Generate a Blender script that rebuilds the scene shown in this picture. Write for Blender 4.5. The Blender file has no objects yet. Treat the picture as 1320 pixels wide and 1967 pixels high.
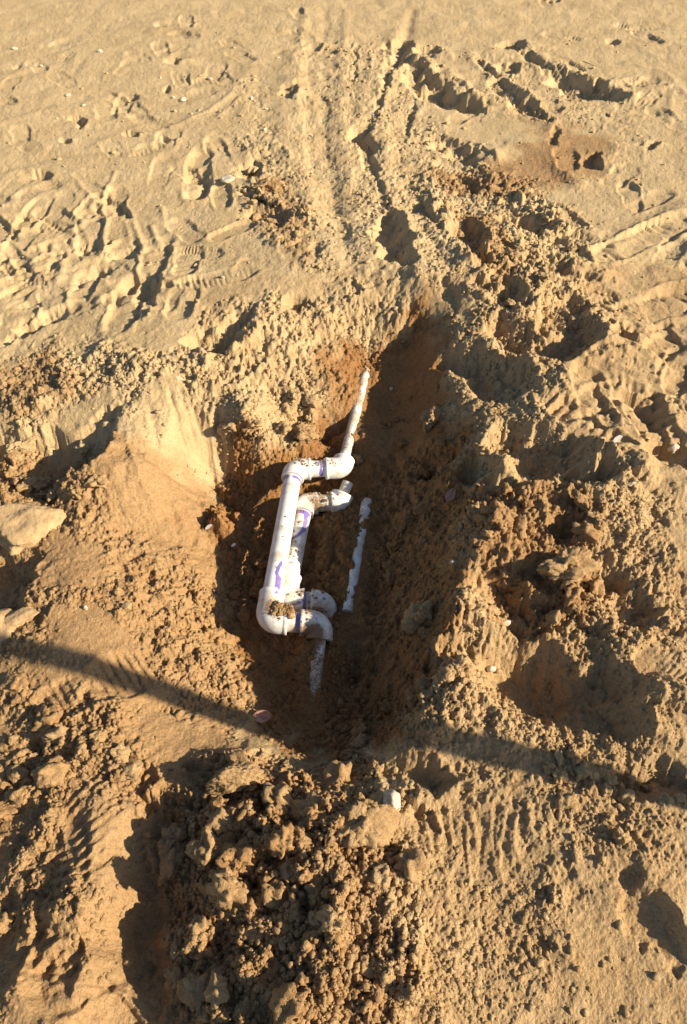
import bpy, math, random
import numpy as np
from mathutils import Vector, Matrix, noise as mnoise

random.seed(7)
rng = np.random.default_rng(7)
scene = bpy.context.scene
R = math.radians

# ------------------------------------------------------------------ camera
CAM_H, PITCH, FOC = 1.45, R(50), 1305.0        # metres, downward pitch, focal length in photo pixels
PW, PH, PCX, PCY = 1320.0, 1967.0, 660.0, 948.0
cam_d = bpy.data.cameras.new('camera')
cam = bpy.data.objects.new('camera', cam_d)
scene.collection.objects.link(cam)
cam.location = (0, 0, CAM_H)
cam.rotation_euler = (math.pi / 2 - PITCH, 0, 0)
cam_d.sensor_fit = 'VERTICAL'
cam_d.sensor_height = 36
cam_d.lens = 36 * FOC / PH
cam_d.shift_y = -(PH / 2 - PCY) / PH
cam_d.clip_start, cam_d.clip_end = 0.02, 500
scene.camera = cam

# ------------------------------------------------------------------ sky and sun
SUN_EL, SUN_AZ = R(26.5), R(-13)                  # azimuth from +x, counter-clockwise
world = bpy.data.worlds.new('World')
scene.world = world
world.use_nodes = True
wn = world.node_tree
sky = wn.nodes.new('ShaderNodeTexSky')
sky.sky_type = 'NISHITA'
sky.sun_disc = False
sky.sun_elevation = SUN_EL
sky.sun_rotation = math.pi / 2 - SUN_AZ
bg = wn.nodes['Background']
wn.links.new(sky.outputs[0], bg.inputs[0])
bg.inputs[1].default_value = 0.065
sd = bpy.data.lights.new('sun', 'SUN')
sd.energy, sd.angle, sd.color = 5.0, R(0.53), (1.0, 0.86, 0.64)
sun = bpy.data.objects.new('sun', sd)
scene.collection.objects.link(sun)
SDIR = Vector((math.cos(SUN_EL) * math.cos(SUN_AZ), math.cos(SUN_EL) * math.sin(SUN_AZ), math.sin(SUN_EL)))
sun.rotation_euler = SDIR.to_track_quat('Z', 'Y').to_euler()
sun.location = SDIR * 8
vs = scene.view_settings
vs.view_transform, vs.look, vs.gamma, vs.use_curve_mapping = 'Standard', 'None', 1.0, False
vs.exposure = 0.95

# ------------------------------------------------------------------ helpers
SP, CP = math.sin(PITCH), math.cos(PITCH)
def P(px, py, z=0.0):
    """ground point at height z that the photograph shows at pixel px, py"""
    t = (py - PCY) / FOC
    d = (CAM_H - z) / (SP + t * CP)
    return ((px - PCX) / FOC * d, d * (CP - t * SP))
def P3(px, py, z):
    x, y = P(px, py, z)
    return Vector((x, y, z))
def PP(pts, z=0.0):
    return np.array([P(a, b, z) for a, b in pts])

def tag(o, label=None, cat=None, group=None, kind=None):
    if label: o['label'] = label
    if cat: o['category'] = cat
    if group: o['group'] = group
    if kind: o['kind'] = kind
    return o
def link(o, parent=None):
    scene.collection.objects.link(o)
    if parent: o.parent = parent
    return o
def mesh_obj(name, verts, faces, mat, parent=None, smooth=True):
    me = bpy.data.meshes.new(name)
    me.from_pydata([tuple(v) for v in verts], [], faces)
    me.materials.append(mat)
    if smooth: me.polygons.foreach_set('use_smooth', [True] * len(me.polygons))
    me.update()
    return link(bpy.data.objects.new(name, me), parent)
def np_mesh(name, V, F, mat, smooth=True):
    """V (n,3), F (m,k) numpy arrays to a mesh"""
    me = bpy.data.meshes.new(name)
    k = F.shape[1]
    me.vertices.add(len(V)); me.vertices.foreach_set('co', V.astype(np.float32).ravel())
    me.loops.add(F.size); me.loops.foreach_set('vertex_index', F.astype(np.int32).ravel())
    me.polygons.add(len(F))
    me.polygons.foreach_set('loop_start', np.arange(0, F.size, k, dtype=np.int32))
    me.polygons.foreach_set('loop_total', np.full(len(F), k, dtype=np.int32))
    if smooth: me.polygons.foreach_set('use_smooth', np.ones(len(F), dtype=bool))
    me.materials.append(mat)
    me.update(calc_edges=True)
    return me
def empty(name, loc):
    o = bpy.data.objects.new(name, None)
    o.location = loc
    o.empty_display_size = 0.05
    return link(o)

TAB = rng.random((4, 256, 256)).astype(np.float32)
def vnoise(x, y, s, ch=0):
    x = x / s + 37.3 * ch; y = y / s + 11.7 * ch
    xi = np.floor(x).astype(np.int64); yi = np.floor(y).astype(np.int64)
    fx = (x - xi).astype(np.float32); fy = (y - yi).astype(np.float32)
    fx = fx * fx * (3 - 2 * fx); fy = fy * fy * (3 - 2 * fy)
    t = TAB[ch % 4]
    x0, x1, y0, y1 = xi & 255, (xi + 1) & 255, yi & 255, (yi + 1) & 255
    a = t[x0, y0] * (1 - fx) + t[x1, y0] * fx
    b = t[x0, y1] * (1 - fx) + t[x1, y1] * fx
    return (a * (1 - fy) + b * fy) * 2 - 1
def fbm(x, y, s, n, ch=0, g=0.5):
    v = 0; a = 1.0
    for k in range(n):
        v = v + a * vnoise(x, y, s / 2 ** k, ch + k); a *= g
    return v
def lumps(x, y, cell, dens, seed):
    """height of half-buried lumps strewn over the plane, one lump per lattice cell at most"""
    gx = x / cell; gy = y / cell
    xi = np.floor(gx).astype(np.int64); yi = np.floor(gy).astype(np.int64)
    out = np.zeros(x.shape, np.float32)
    for dx in (-1, 0, 1):
        for dy in (-1, 0, 1):
            cx = (xi + dx + 31 * seed) & 255; cy = (yi + dy + 17 * seed) & 255
            px = xi + dx + 0.1 + 0.8 * TAB[0][cx, cy]; py = yi + dy + 0.1 + 0.8 * TAB[1][cx, cy]
            r = np.where(TAB[2][cx, cy] < dens, 0.20 + 0.36 * TAB[3][cx, cy] ** 2, 0.0)
            an = 6.283 * TAB[2][cy, cx]; ca = np.cos(an); sa = np.sin(an)
            qx = gx - px; qy = gy - py
            ax_ = qx * ca + qy * sa; ay_ = (qy * ca - qx * sa) * (0.85 + 0.5 * TAB[1][cy, cx])
            d = np.maximum(np.maximum(np.abs(ax_), np.abs(ay_)), 0.72 * np.abs(ax_ + ay_ * 0.8))
            top = r * (0.55 + 0.6 * TAB[3][cy, cx]) + ax_ * (TAB[0][cy, cx] - 0.5) * 1.6 + ay_ * (TAB[1][cx, cy] - 0.5) * 1.6
            h = np.where(r > 0, np.maximum(np.minimum(1.7 * (r - d), top), 0), 0)
            out = np.maximum(out, h.astype(np.float32))
    return out * cell

# ------------------------------------------------------------------ ground grid (finer near the pit, running out to the horizon)
NR, NC = 1010, 830
pyr = np.linspace(2030, -40, NR)
tt = (pyr - PCY) / FOC
dd = CAM_H / (SP + tt * CP)
yr = dd * (CP - tt * SP)
back = yr[0] - np.array([60, 30, 15, 8, 4, 2, 1, .5, .25, .12, .05])
fore = yr[-1] + np.geomspace(0.03, 110, 46)
yall = np.concatenate([back, yr, fore])
def halfw(y): return 0.66 + 0.385 * np.clip(y, -0.05, 6.0)
uu = np.linspace(-1, 1, NC)
ext = np.geomspace(0.01, 90, 34)
W = halfw(yall)
X = np.concatenate([-(W[:, None] + ext[::-1][None, :]), W[:, None] * uu[None, :], W[:, None] + ext[None, :]], 1)
Y = np.repeat(yall[:, None], X.shape[1], 1)
shp = X.shape
X = X.ravel(); Y = Y.ravel()

# ------------------------------------------------------------------ broad relief: heights read at points of the photograph
CTRL = """0 0 0;660 0 0;1320 0 0;0 200 0;330 150 0;660 200 0;1000 150 .0;1320 200 0;0 400 0;300 400 0;600 420 .01;900 400 .01;1320 450 .01
150 560 0;1250 600 .01;0 600 .0;60 700 .015;-400 500 0;1700 500 0;-400 1200 .0;1700 1200 .02;-300 1900 .02;1600 1900 .0;300 2150 .02;900 2150 .02;660 2200 .03
480 640 .035;580 585 .035;680 560 .035;800 575 .035;760 630 -.03;740 690 -.085;785 660 -.06
845 630 .02;875 720 .012;880 800 .025;900 880 .04;925 960 .065;920 1050 .088;900 1130 .092;862 1210 .09;840 1290 .075;815 1380 .05;770 1450 .02
835 720 -.01;790 760 -.10;740 800 -.145;830 860 -.02;785 900 -.09;720 910 -.150;855 980 .0;800 1010 -.075;703 985 -.142;690 1050 -.144;672 1150 -.152;740 1030 -.145;604 1250 -.122;602 1300 -.142;598 1350 -.160;620 1280 -.15;830 1100 -.015;745 1120 -.148;780 1200 -.06;700 1180 -.160;760 1280 -.06;670 1280 -.185;720 1380 -.12;640 1400 -.16;700 1440 -.09
640 1050 -.168;600 1100 -.18;600 1165 -.19;570 1140 -.185;640 1180 -.175;620 1000 -.17;600 930 -.175;703 700 -.094;690 760 -.100;676 820 -.108;666 852 -.120;655 740 -.07;600 790 -.045;630 835 -.135;590 850 -.075;565 810 -.085;520 720 .0;480 760 .01;450 820 -.01;505 835 -.04;440 700 .02
345 745 .035;280 790 .035;210 860 .035;190 910 .025;415 870 -.10;390 1000 -.13;300 1020 -.07;245 965 -.01;412 790 -.01;330 880 -.035
430 900 -.16;420 1000 -.185;410 1080 -.17;470 1000 -.188;480 1100 -.188;440 1160 -.15;490 1230 -.185;540 1300 -.195;560 1370 -.178;505 1340 -.175
350 1080 -.085;300 1150 -.045;380 1180 -.10;250 1100 -.03;420 1280 -.11;350 1300 -.07;280 1280 -.035;460 1330 -.13;400 1390 -.08;300 1390 -.03
150 1100 .01;100 1000 .0;60 950 -.01;150 900 -.025;100 870 -.02;100 790 .01;20 850 .0;20 1100 -.03;30 1180 -.02;150 1200 .015
100 1300 .01;200 1400 .01;100 1600 .02;50 1750 .02;280 1480 .01;215 1600 .03;200 1700 .035;205 1820 .035;300 1600 -.04;370 1650 .01;380 1780 .03;450 1600 .035;560 1560 .025;640 1600 .07;710 1660 .075;560 1700 .06;470 1720 .04;650 1780 .09;420 1800 .02;285 1700 -.06;270 1800 -.06;480 1460 -.03;560 1450 -.11;640 1480 -.08;600 1520 -.02;725 1540 .03;440 1900 .03;560 1900 .07;700 1900 .07;280 1900 -.03
860 1500 .015;800 1600 .02;900 1700 .02;1100 1700 .02;1300 1700 .02;1000 1400 .05;900 1370 .06;1100 1500 .04;1250 1420 .04;1000 1290 .015;1120 1380 .01;1150 1250 .05;1250 1200 .045;1050 1150 .03;960 1150 .0"""
cp = []
for item in CTRL.replace('\n', ';').split(';'):
    a, b, z = [float(v) for v in item.split()]
    cp.append((*P(a, b, z), z))
for a in np.linspace(0, 2 * math.pi, 14, endpoint=False):
    cp.append((7 * math.cos(a), 2 + 7 * math.sin(a), 0.0))
cp = np.array(cp)
def tps_fit(c, lam=3e-4):
    n = len(c)
    r2 = ((c[:, None, :2] - c[None, :, :2]) ** 2).sum(-1)
    K = 0.5 * r2 * np.log(r2 + 1e-12) + lam * np.eye(n)
    Q = np.hstack([np.ones((n, 1)), c[:, :2]])
    A = np.block([[K, Q], [Q.T, np.zeros((3, 3))]])
    return np.linalg.solve(A, np.concatenate([c[:, 2], np.zeros(3)]))
tw = tps_fit(cp)
def tps_eval(x, y):
    r2 = (x[:, None] - cp[None, :, 0]) ** 2 + (y[:, None] - cp[None, :, 1]) ** 2
    return (0.5 * r2 * np.log(r2 + 1e-12)) @ tw[:-3] + tw[-3] + tw[-2] * x + tw[-1] * y
rx = np.arange(-3.4, 3.4, 0.02); ry = np.arange(-1.0, 6.4, 0.02)
gx, gy = np.meshgrid(rx, ry, indexing='ij')
macro = tps_eval(gx.ravel(), gy.ravel()).reshape(gx.shape).astype(np.float32)
edge = np.minimum(np.minimum(gx + 3.4, 3.4 - gx), np.minimum(gy + 1.0, 6.4 - gy))
macro *= np.clip(edge / 0.7, 0, 1)
def bil(field, x, y):
    u = np.clip((x - rx[0]) / 0.02, 0, len(rx) - 1.001); v = np.clip((y - ry[0]) / 0.02, 0, len(ry) - 1.001)
    i = u.astype(int); j = v.astype(int); fu = u - i; fv = v - j
    return (field[i, j] * (1 - fu) + field[i + 1, j] * fu) * (1 - fv) + (field[i, j + 1] * (1 - fu) + field[i + 1, j + 1] * fu) * fv

core = (np.abs(X) < 3.3) & (Y > -0.9) & (Y < 6.3)
wx = X + 0.013 * fbm(X, Y, 0.08, 3, 0); wy = Y + 0.013 * fbm(X, Y, 0.08, 3, 2)
w3x = wx + 0.010 * fbm(X, Y, 0.03, 4, 1, .6); w3y = wy + 0.010 * fbm(X, Y, 0.03, 4, 3, .6)
Z = bil(macro, wx, wy) + 0.012 * fbm(X, Y, 0.9, 3, 1) * 0.6
ROUGH = np.full(X.shape, 0.10, np.float32)      # how cloddy the surface is
MOIST = np.zeros(X.shape, np.float32)           # freshly dug, darker soil

def seg_dist(x, y, poly):
    best = np.full(x.shape, 9.0)
    for (ax, ay), (bx, by) in zip(poly[:-1], poly[1:]):
        dx, dy = bx - ax, by - ay
        t = np.clip(((x - ax) * dx + (y - ay) * dy) / (dx * dx + dy * dy + 1e-12), 0, 1)
        best = np.minimum(best, np.hypot(x - ax - t * dx, y - ay - t * dy))
    return best
def near(poly, m):
    lo = poly.min(0) - m; hi = poly.max(0) + m
    return np.nonzero((X > lo[0]) & (X < hi[0]) & (Y > lo[1]) & (Y < hi[1]))[0]
def ridge(pts, w, h, z=0.0):
    poly = PP(pts, z); k = near(poly, 3 * w)
    Z[k] += h * np.exp(-(seg_dist(wx[k] * .4 + X[k] * .6, wy[k] * .4 + Y[k] * .6, poly) / w) ** 2)
def inside(x, y, poly):
    c = np.zeros(x.shape, bool)
    for (ax, ay), (bx, by) in zip(poly, np.roll(poly, -1, 0)):
        hit = (ay > y) != (by > y)
        c ^= hit & (x < (bx - ax) * (y - ay) / (by - ay + 1e-12) + ax)
    return c
def paint(field, pts, val, soft=0.04, z=0.0, mode='max'):
    """soft-edged patch of a soil property"""
    poly = PP(pts, z); k = near(poly, soft * 2)
    x = X[k] + soft * 0.8 * fbm(X[k], Y[k], 0.06, 3, 3); y = Y[k] + soft * 0.8 * fbm(X[k], Y[k], 0.06, 3, 1)
    d = seg_dist(x, y, np.vstack([poly, poly[:1]]))
    d = np.where(inside(x, y, poly), d, -d)
    m = np.clip(d / soft * 0.5 + 0.5, 0, 1)
    m = m * m * (3 - 2 * m)
    if mode == 'max': field[k] = np.maximum(field[k], val * m)
    else: field[k] = field[k] * (1 - m) + val * m

TE = math.tan(SUN_EL)
sx, sy = math.cos(SUN_AZ), math.sin(SUN_AZ)
def hollow(pts, z=0.0, k=1.0, rim=0.4):
    """a scarped hollow: a raised lip on its sunward side, a steep face below it and a gentle rise out of it again"""
    poly = PP(pts, z)
    s = poly[:, 0] * sx + poly[:, 1] * sy; r = -poly[:, 0] * sy + poly[:, 1] * sx
    n = 160
    rr = np.linspace(r.min(), r.max(), n)
    smax = np.full(n, np.nan); smin = np.full(n, np.nan)
    for a in range(len(r)):
        b = (a + 1) % len(r)
        if r[a] == r[b]: continue
        t = (rr - r[a]) / (r[b] - r[a]); ok = (t >= 0) & (t <= 1)
        v = s[a] + t * (s[b] - s[a])
        smax[ok] = np.fmax(smax[ok], v[ok]); smin[ok] = np.fmin(smin[ok], v[ok])
    good = ~np.isnan(smax)
    smax = np.interp(rr, rr[good], smax[good]); smin = np.interp(rr, rr[good], smin[good])
    L = smax - smin
    ker = np.ones(9) / 9
    L = np.convolve(np.pad(L, 4, mode='edge'), ker, 'valid')
    pad = 2.0 * L.max() + 0.03
    q = near(poly, pad)
    ps = w3x[q] * sx + w3y[q] * sy; pr = -w3x[q] * sy + w3y[q] * sx
    g = (r.max() - r.min()) * 0.14 + 0.006
    fade = np.clip((pr - r.min() + g) / (2 * g), 0, 1) * np.clip((r.max() + g - pr) / (2 * g), 0, 1)
    Lq = np.interp(pr, rr, L) * fade
    d = np.interp(pr, rr, smax) - ps
    nz_ = fbm(X[q], Y[q], 0.055, 3, 2); d = d + 0.30 * Lq * nz_; Lq = Lq * (1 + 0.35 * fbm(X[q], Y[q], 0.09, 2, 0))
    T = TE * 1.12 * k
    e = np.maximum(Lq, 1e-4)
    u = d / e
    top, bot = rim * T * Lq, -(1 - rim) * T * Lq
    f = np.clip(u / 0.34, 0, 1); f = f * f * (3 - 2 * f)
    b = np.clip((u - 1) / 0.55, 0, 1); b = b * b * (3 - 2 * b)
    prof = np.where(u < 0, top * np.exp(np.minimum(u, 0) / 1.1), (top + (bot - top) * f) * (1 - b))
    Z[q] += prof
    ROUGH[q] = np.maximum(ROUGH[q], 0.30 * np.exp(-((u - 0.05) / 0.35) ** 2) * (Lq > 0.01))

def boot(a, b, width, depth, bars=10, ang=0.0, amp=0.004, z=0.0, waist=0.2, smooth=0.85):
    """a boot print pressed from pixel a (heel) to b (toe)"""
    p0 = np.array(P(*a, z)); p1 = np.array(P(*b, z))
    ax = p1 - p0; Ln = np.hypot(*ax); ax /= Ln
    c = (p0 + p1) / 2
    q = near(np.array([p0, p1]), width)
    dx, dy = X[q] - c[0], Y[q] - c[1]
    u = (dx * ax[0] + dy * ax[1]) / (Ln / 2); v = (-dx * ax[1] + dy * ax[0]) / (width / 2)
    v = v / (1 - waist * np.exp(-((u + 0.15) / 0.22) ** 2) - 0.08 * (u < -0.3))
    ph = (u * math.cos(ang) + v * math.sin(ang) * width / Ln) * bars * math.pi
    u = u + 0.05 * vnoise(X[q], Y[q], 0.03, 1); v = v + 0.07 * vnoise(X[q], Y[q], 0.03, 2)
    rad = (np.abs(u) ** 3 + np.abs(v) ** 3) ** (1 / 3)
    part = np.clip(0.75 + 0.9 * vnoise(X[q], Y[q], 0.09, 2), 0.25, 1)
    m = np.clip((1.0 - rad) / 0.22 + 0.5, 0, 1); m = m * m * (3 - 2 * m) * part
    lip = np.exp(-((rad - 1.18) / 0.16) ** 2) * part
    tread = np.clip(np.sin(ph + 0.25 * vnoise(X[q], Y[q], 0.05, 0)) * 2.2, -1, 1)
    tread = tread * np.clip(0.5 + 1.2 * vnoise(X[q], Y[q], 0.05, 3), 0.1, 1)
    Z[q] += -depth * m + 0.30 * depth * lip + amp * tread * m
    ROUGH[q] *= 1 - smooth * m
    return q

# ---- soil zones: (polygon, cloddiness) and (polygon, moisture)
for pts, v, z in [
    ([(720, 320), (800, 320), (860, 480), (900, 600), (800, 560), (730, 420)], 0.42, 0), ([(440, 150), (520, 160), (560, 330), (480, 300)], 0.28, 0),
    ([(455, 250), (560, 300), (620, 440), (640, 560), (560, 520), (470, 400)], 0.50, 0),
    ([(560, 80), (780, 80), (860, 300), (900, 600), (620, 600), (560, 350)], 0.30, 0),
    ([(770, 90), (800, 95), (940, 205), (930, 235), (800, 160)], 0.45, 0), ([(1060, 115), (1090, 120), (1210, 190), (1190, 210), (1080, 165)], 0.5, 0),
    ([(890, 100), (910, 100), (1075, 240), (1060, 260), (960, 180)], 0.5, 0), ([(830, 240), (860, 240), (990, 350), (960, 370), (860, 300)], 0.5, 0),
    ([(900, 90), (1080, 110), (1220, 200), (1280, 300), (1100, 380), (950, 260)], 0.20, 0),
    ([(780, 300), (1000, 330), (1140, 450), (1150, 700), (1000, 800), (880, 560), (780, 400)], 0.64, 0),
    ([(0, 690), (120, 650), (330, 690), (420, 600), (700, 560), (840, 600), (700, 700), (560, 860), (420, 840), (330, 740), (180, 830), (0, 850)], 0.55, 0.02),
    ([(840, 600), (1000, 660), (1120, 800), (1300, 1000), (1320, 1500), (1000, 1500), (780, 1450), (900, 1000)], 0.48, 0.04),
    ([(880, 920), (1130, 960), (1160, 1150), (1060, 1260), (900, 1130)], 0.95, 0.05),
    ([(780, 1130), (900, 1100), (1000, 1300), (900, 1450), (760, 1450)], 0.75, 0.05),
    ([(900, 1400), (1320, 1480), (1320, 1640), (1150, 1660), (900, 1540)], 0.42, 0.04),
    ([(0, 830), (200, 840), (260, 1000), (260, 1260), (0, 1260)], 0.5, 0.0),
    ([(240, 1060), (420, 1080), (490, 1220), (480, 1400), (330, 1360), (260, 1240)], 0.7, -0.07),
    ([(380, 860), (500, 860), (520, 1200), (420, 1160)], 0.95, -0.16),
    ([(0, 1290), (260, 1330), (300, 1560), (220, 1828), (0, 1900)], 0.6, 0.02),
    ([(300, 1440), (700, 1440), (800, 1600), (800, 1990), (300, 1990), (250, 1650)], 1.0, 0.05),
    ([(620, 840), (880, 900), (860, 1250), (760, 1450), (560, 1460), (500, 1300)], 0.66, -0.12),
    ([(780, 1640), (1100, 1600), (1150, 1990), (780, 1990)], 0.25, 0.02)]:
    paint(ROUGH, pts, v, 0.07, z)
for pts, v in [
    ([(345, 735), (410, 800), (405, 870), (385, 1000), (300, 1030), (205, 960), (200, 860)], 0.15),
    ([(90, 1180), (240, 1170), (240, 1260), (110, 1260)], 0.04),
    ([(40, 1040), (180, 1030), (200, 1130), (60, 1130)], 0.12),
    ([(255, 1330), (420, 1390), (380, 1450), (300, 1480), (270, 1420)], 0.05),
    ([(80, 800), (230, 760), (230, 820), (120, 860)], 0.10),
    ([(890, 1260), (1050, 1270), (1225, 1390), (1150, 1430), (1050, 1380)], 0.28),
    ([(820, 200), (1060, 240), (1180, 260), (1150, 340), (900, 300)], 0.06),
    ([(780, 1530), (990, 1530), (1000, 1700), (800, 1700)], 0.15),
    ([(770, 1420), (1000, 1450), (1360, 1520), (1360, 1600), (1000, 1540), (780, 1480)], 0.22),
    ([(560, 90), (640, 90), (660, 300), (720, 540), (640, 560), (590, 320)], 0.21),
    ([(690, 960), (722, 965), (700, 1100), (684, 1180), (652, 1175), (675, 1080)], 0.10),
    ([(585, 1240), (625, 1240), (618, 1370), (580, 1370)], 0.20), ([(700, 690), (718, 690), (680, 850), (662, 850)], 0.25),
    ([(215, 1560), (330, 1600), (340, 1990), (215, 1990)], 0.25)]:
    paint(ROUGH, pts, v, 0.03, 0.0, 'mix')
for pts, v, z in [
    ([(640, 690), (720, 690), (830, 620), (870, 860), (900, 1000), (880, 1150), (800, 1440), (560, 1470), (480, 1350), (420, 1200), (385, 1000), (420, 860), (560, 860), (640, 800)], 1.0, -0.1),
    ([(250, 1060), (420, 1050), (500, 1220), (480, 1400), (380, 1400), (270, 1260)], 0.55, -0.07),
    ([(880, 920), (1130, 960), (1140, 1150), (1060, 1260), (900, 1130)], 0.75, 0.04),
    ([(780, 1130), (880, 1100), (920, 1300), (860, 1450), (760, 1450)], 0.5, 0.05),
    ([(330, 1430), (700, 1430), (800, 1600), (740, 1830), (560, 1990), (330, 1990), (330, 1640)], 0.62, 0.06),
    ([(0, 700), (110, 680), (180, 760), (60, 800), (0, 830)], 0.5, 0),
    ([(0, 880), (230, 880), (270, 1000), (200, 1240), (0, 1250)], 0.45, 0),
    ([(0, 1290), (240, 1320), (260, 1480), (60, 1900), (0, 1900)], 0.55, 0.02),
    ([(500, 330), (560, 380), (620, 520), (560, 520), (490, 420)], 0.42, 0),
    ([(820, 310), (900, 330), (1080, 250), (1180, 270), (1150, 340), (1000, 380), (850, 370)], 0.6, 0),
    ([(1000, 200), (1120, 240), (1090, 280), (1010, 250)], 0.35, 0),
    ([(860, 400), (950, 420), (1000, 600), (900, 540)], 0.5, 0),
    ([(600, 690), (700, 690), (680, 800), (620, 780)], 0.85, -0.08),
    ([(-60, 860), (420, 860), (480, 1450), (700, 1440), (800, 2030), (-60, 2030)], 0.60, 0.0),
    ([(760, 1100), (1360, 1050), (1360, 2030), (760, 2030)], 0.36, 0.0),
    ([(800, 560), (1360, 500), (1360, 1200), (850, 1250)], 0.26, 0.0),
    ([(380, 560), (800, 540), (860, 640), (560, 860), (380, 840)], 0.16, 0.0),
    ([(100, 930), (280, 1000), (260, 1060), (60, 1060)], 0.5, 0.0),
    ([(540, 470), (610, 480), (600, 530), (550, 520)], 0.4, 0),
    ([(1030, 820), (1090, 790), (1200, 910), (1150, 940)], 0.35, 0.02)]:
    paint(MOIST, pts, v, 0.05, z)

# ---- hollows, ruts and scarps
H = [
    [(748, 100), (765, 72), (788, 80), (776, 120), (752, 145), (738, 195), (732, 190)],
    [(780, 100), (830, 145), (880, 185), (932, 216), (880, 206), (830, 182), (786, 140)],
    [(685, 255), (715, 238), (712, 275), (727, 335), (716, 338), (700, 290)],
    [(846, 255), (890, 268), (928, 300), (918, 316), (872, 288)],
    [(735, 415), (760, 412), (778, 460), (793, 535), (765, 542), (745, 500), (740, 450)],
    [(1065, 122), (1110, 146), (1150, 162), (1195, 192), (1180, 198), (1130, 187), (1080, 152)],
    [(885, 405), (925, 465), (938, 565), (922, 545), (897, 485), (876, 440)],
    [(915, 565), (965, 597), (980, 655), (945, 625)],
    [(285, 540), (300, 527), (312, 550), (302, 590), (288, 620), (252, 648), (275, 610), (266, 570)],
    [(0, 655), (40, 636), (95, 606), (84, 632), (40, 655), (0, 678)],
    [(30, 628), (70, 604), (64, 618)],
    [(385, 672), (440, 640), (500, 606), (478, 650), (430, 690), (400, 694)],
    [(866, 695), (930, 678), (960, 718), (1002, 770), (984, 802), (930, 772), (900, 735)],
    [(1060, 592), (1100, 598), (1145, 660), (1155, 702), (1080, 742), (1008, 695), (1040, 650)],
    [(1212, 800), (1250, 783), (1274, 808), (1262, 852), (1230, 847)],
    [(1226, 925), (1300, 888), (1350, 880), (1350, 915), (1304, 930), (1302, 965), (1290, 962), (1262, 925)],
    [(1000, 872), (1100, 870), (1150, 920), (1120, 960), (1040, 960), (985, 920)],
    [(892, 1250), (960, 1245), (1040, 1262), (1110, 1278), (1175, 1328), (1230, 1392), (1222, 1424), (1150, 1432), (1080, 1392), (1050, 1340), (1010, 1310), (960, 1322), (912, 1295)],
    [(772, 1487), (862, 1478), (868, 1522), (800, 1527), (774, 1548)],
    [(795, 1552), (832, 1545), (836, 1600), (810, 1605)],
    [(1170, 1672), (1215, 1668), (1275, 1760), (1320, 1860), (1260, 1860), (1204, 1740)],
    [(1014, 1765), (1064, 1835), (1036, 1835)],
    [(1046, 1632), (1062, 1640), (1100, 1692), (1088, 1690)],
    [(1030, 1690), (1050, 1690), (1056, 1740), (1042, 1745)],
    [(0, 880), (60, 850), (150, 850), (225, 815), (232, 850), (160, 900), (110, 960), (20, 960)],
    [(180, 815), (240, 795), (232, 812), (190, 832)],
    [(0, 1090), (80, 1030), (62, 1090), (44, 1170), (0, 1195)],
    [(60, 1195), (120, 1140), (110, 1165), (70, 1210)],
    [(545, 850), (575, 790), (612, 765), (594, 805), (565, 848)],
    [(600, 825), (668, 800), (662, 850), (620, 845)],
    [(975, 120), (1003, 124), (998, 138), (970, 136)],
    [(960, 84), (1000, 76), (998, 92), (962, 94)],
    [(812, 92), (842, 90), (838, 112), (815, 110)],
    [(545, 170), (570, 165), (572, 198), (550, 195)],
    [(678, 95), (688, 95), (686, 160), (680, 160)],
    [(1130, 292), (1160, 295), (1155, 325), (1135, 322)],
    [(1230, 275), (1258, 275), (1255, 290), (1232, 290)],
    [(870, 320), (905, 335), (925, 370), (900, 362)],
    [(985, 430), (1060, 425), (1060, 450), (1000, 450)],
    [(1045, 515), (1095, 505), (1100, 545), (1045, 545)],
    [(470, 318), (500, 300), (500, 345), (478, 350)],
    [(478, 375), (515, 378), (518, 395), (485, 388)],
    [(500, 412), (540, 410), (560, 440), (520, 440)],
    [(610, 480), (620, 500), (615, 530), (606, 525)],
    [(248, 1460), (285, 1450), (300, 1500), (285, 1560), (255, 1560)],
    [(365, 1480), (410, 1470), (420, 1520), (385, 1530)],
    [(385, 620), (394, 625), (392, 650), (384, 645)],
    [(48, 500), (62, 490), (58, 520), (48, 522)], [(92, 500), (102, 500), (95, 540)], [(0, 460), (30, 440), (50, 430), (30, 452)],
    [(150, 470), (160, 470), (155, 510)], [(70, 555), (90, 510), (84, 540)],
    [(1165, 650), (1190, 665), (1230, 700), (1180, 685)],
    [(1300, 1160), (1340, 1150), (1345, 1210), (1310, 1210)], [(1180, 1180), (1260, 1170), (1260, 1225), (1190, 1225)],
    [(1140, 1120), (1200, 1110), (1210, 1150), (1150, 1150)],
    [(1120, 760), (1135, 790), (1175, 850), (1160, 848), (1125, 800)],
    [(1190, 850), (1215, 860), (1240, 900), (1220, 890)],
]
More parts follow.
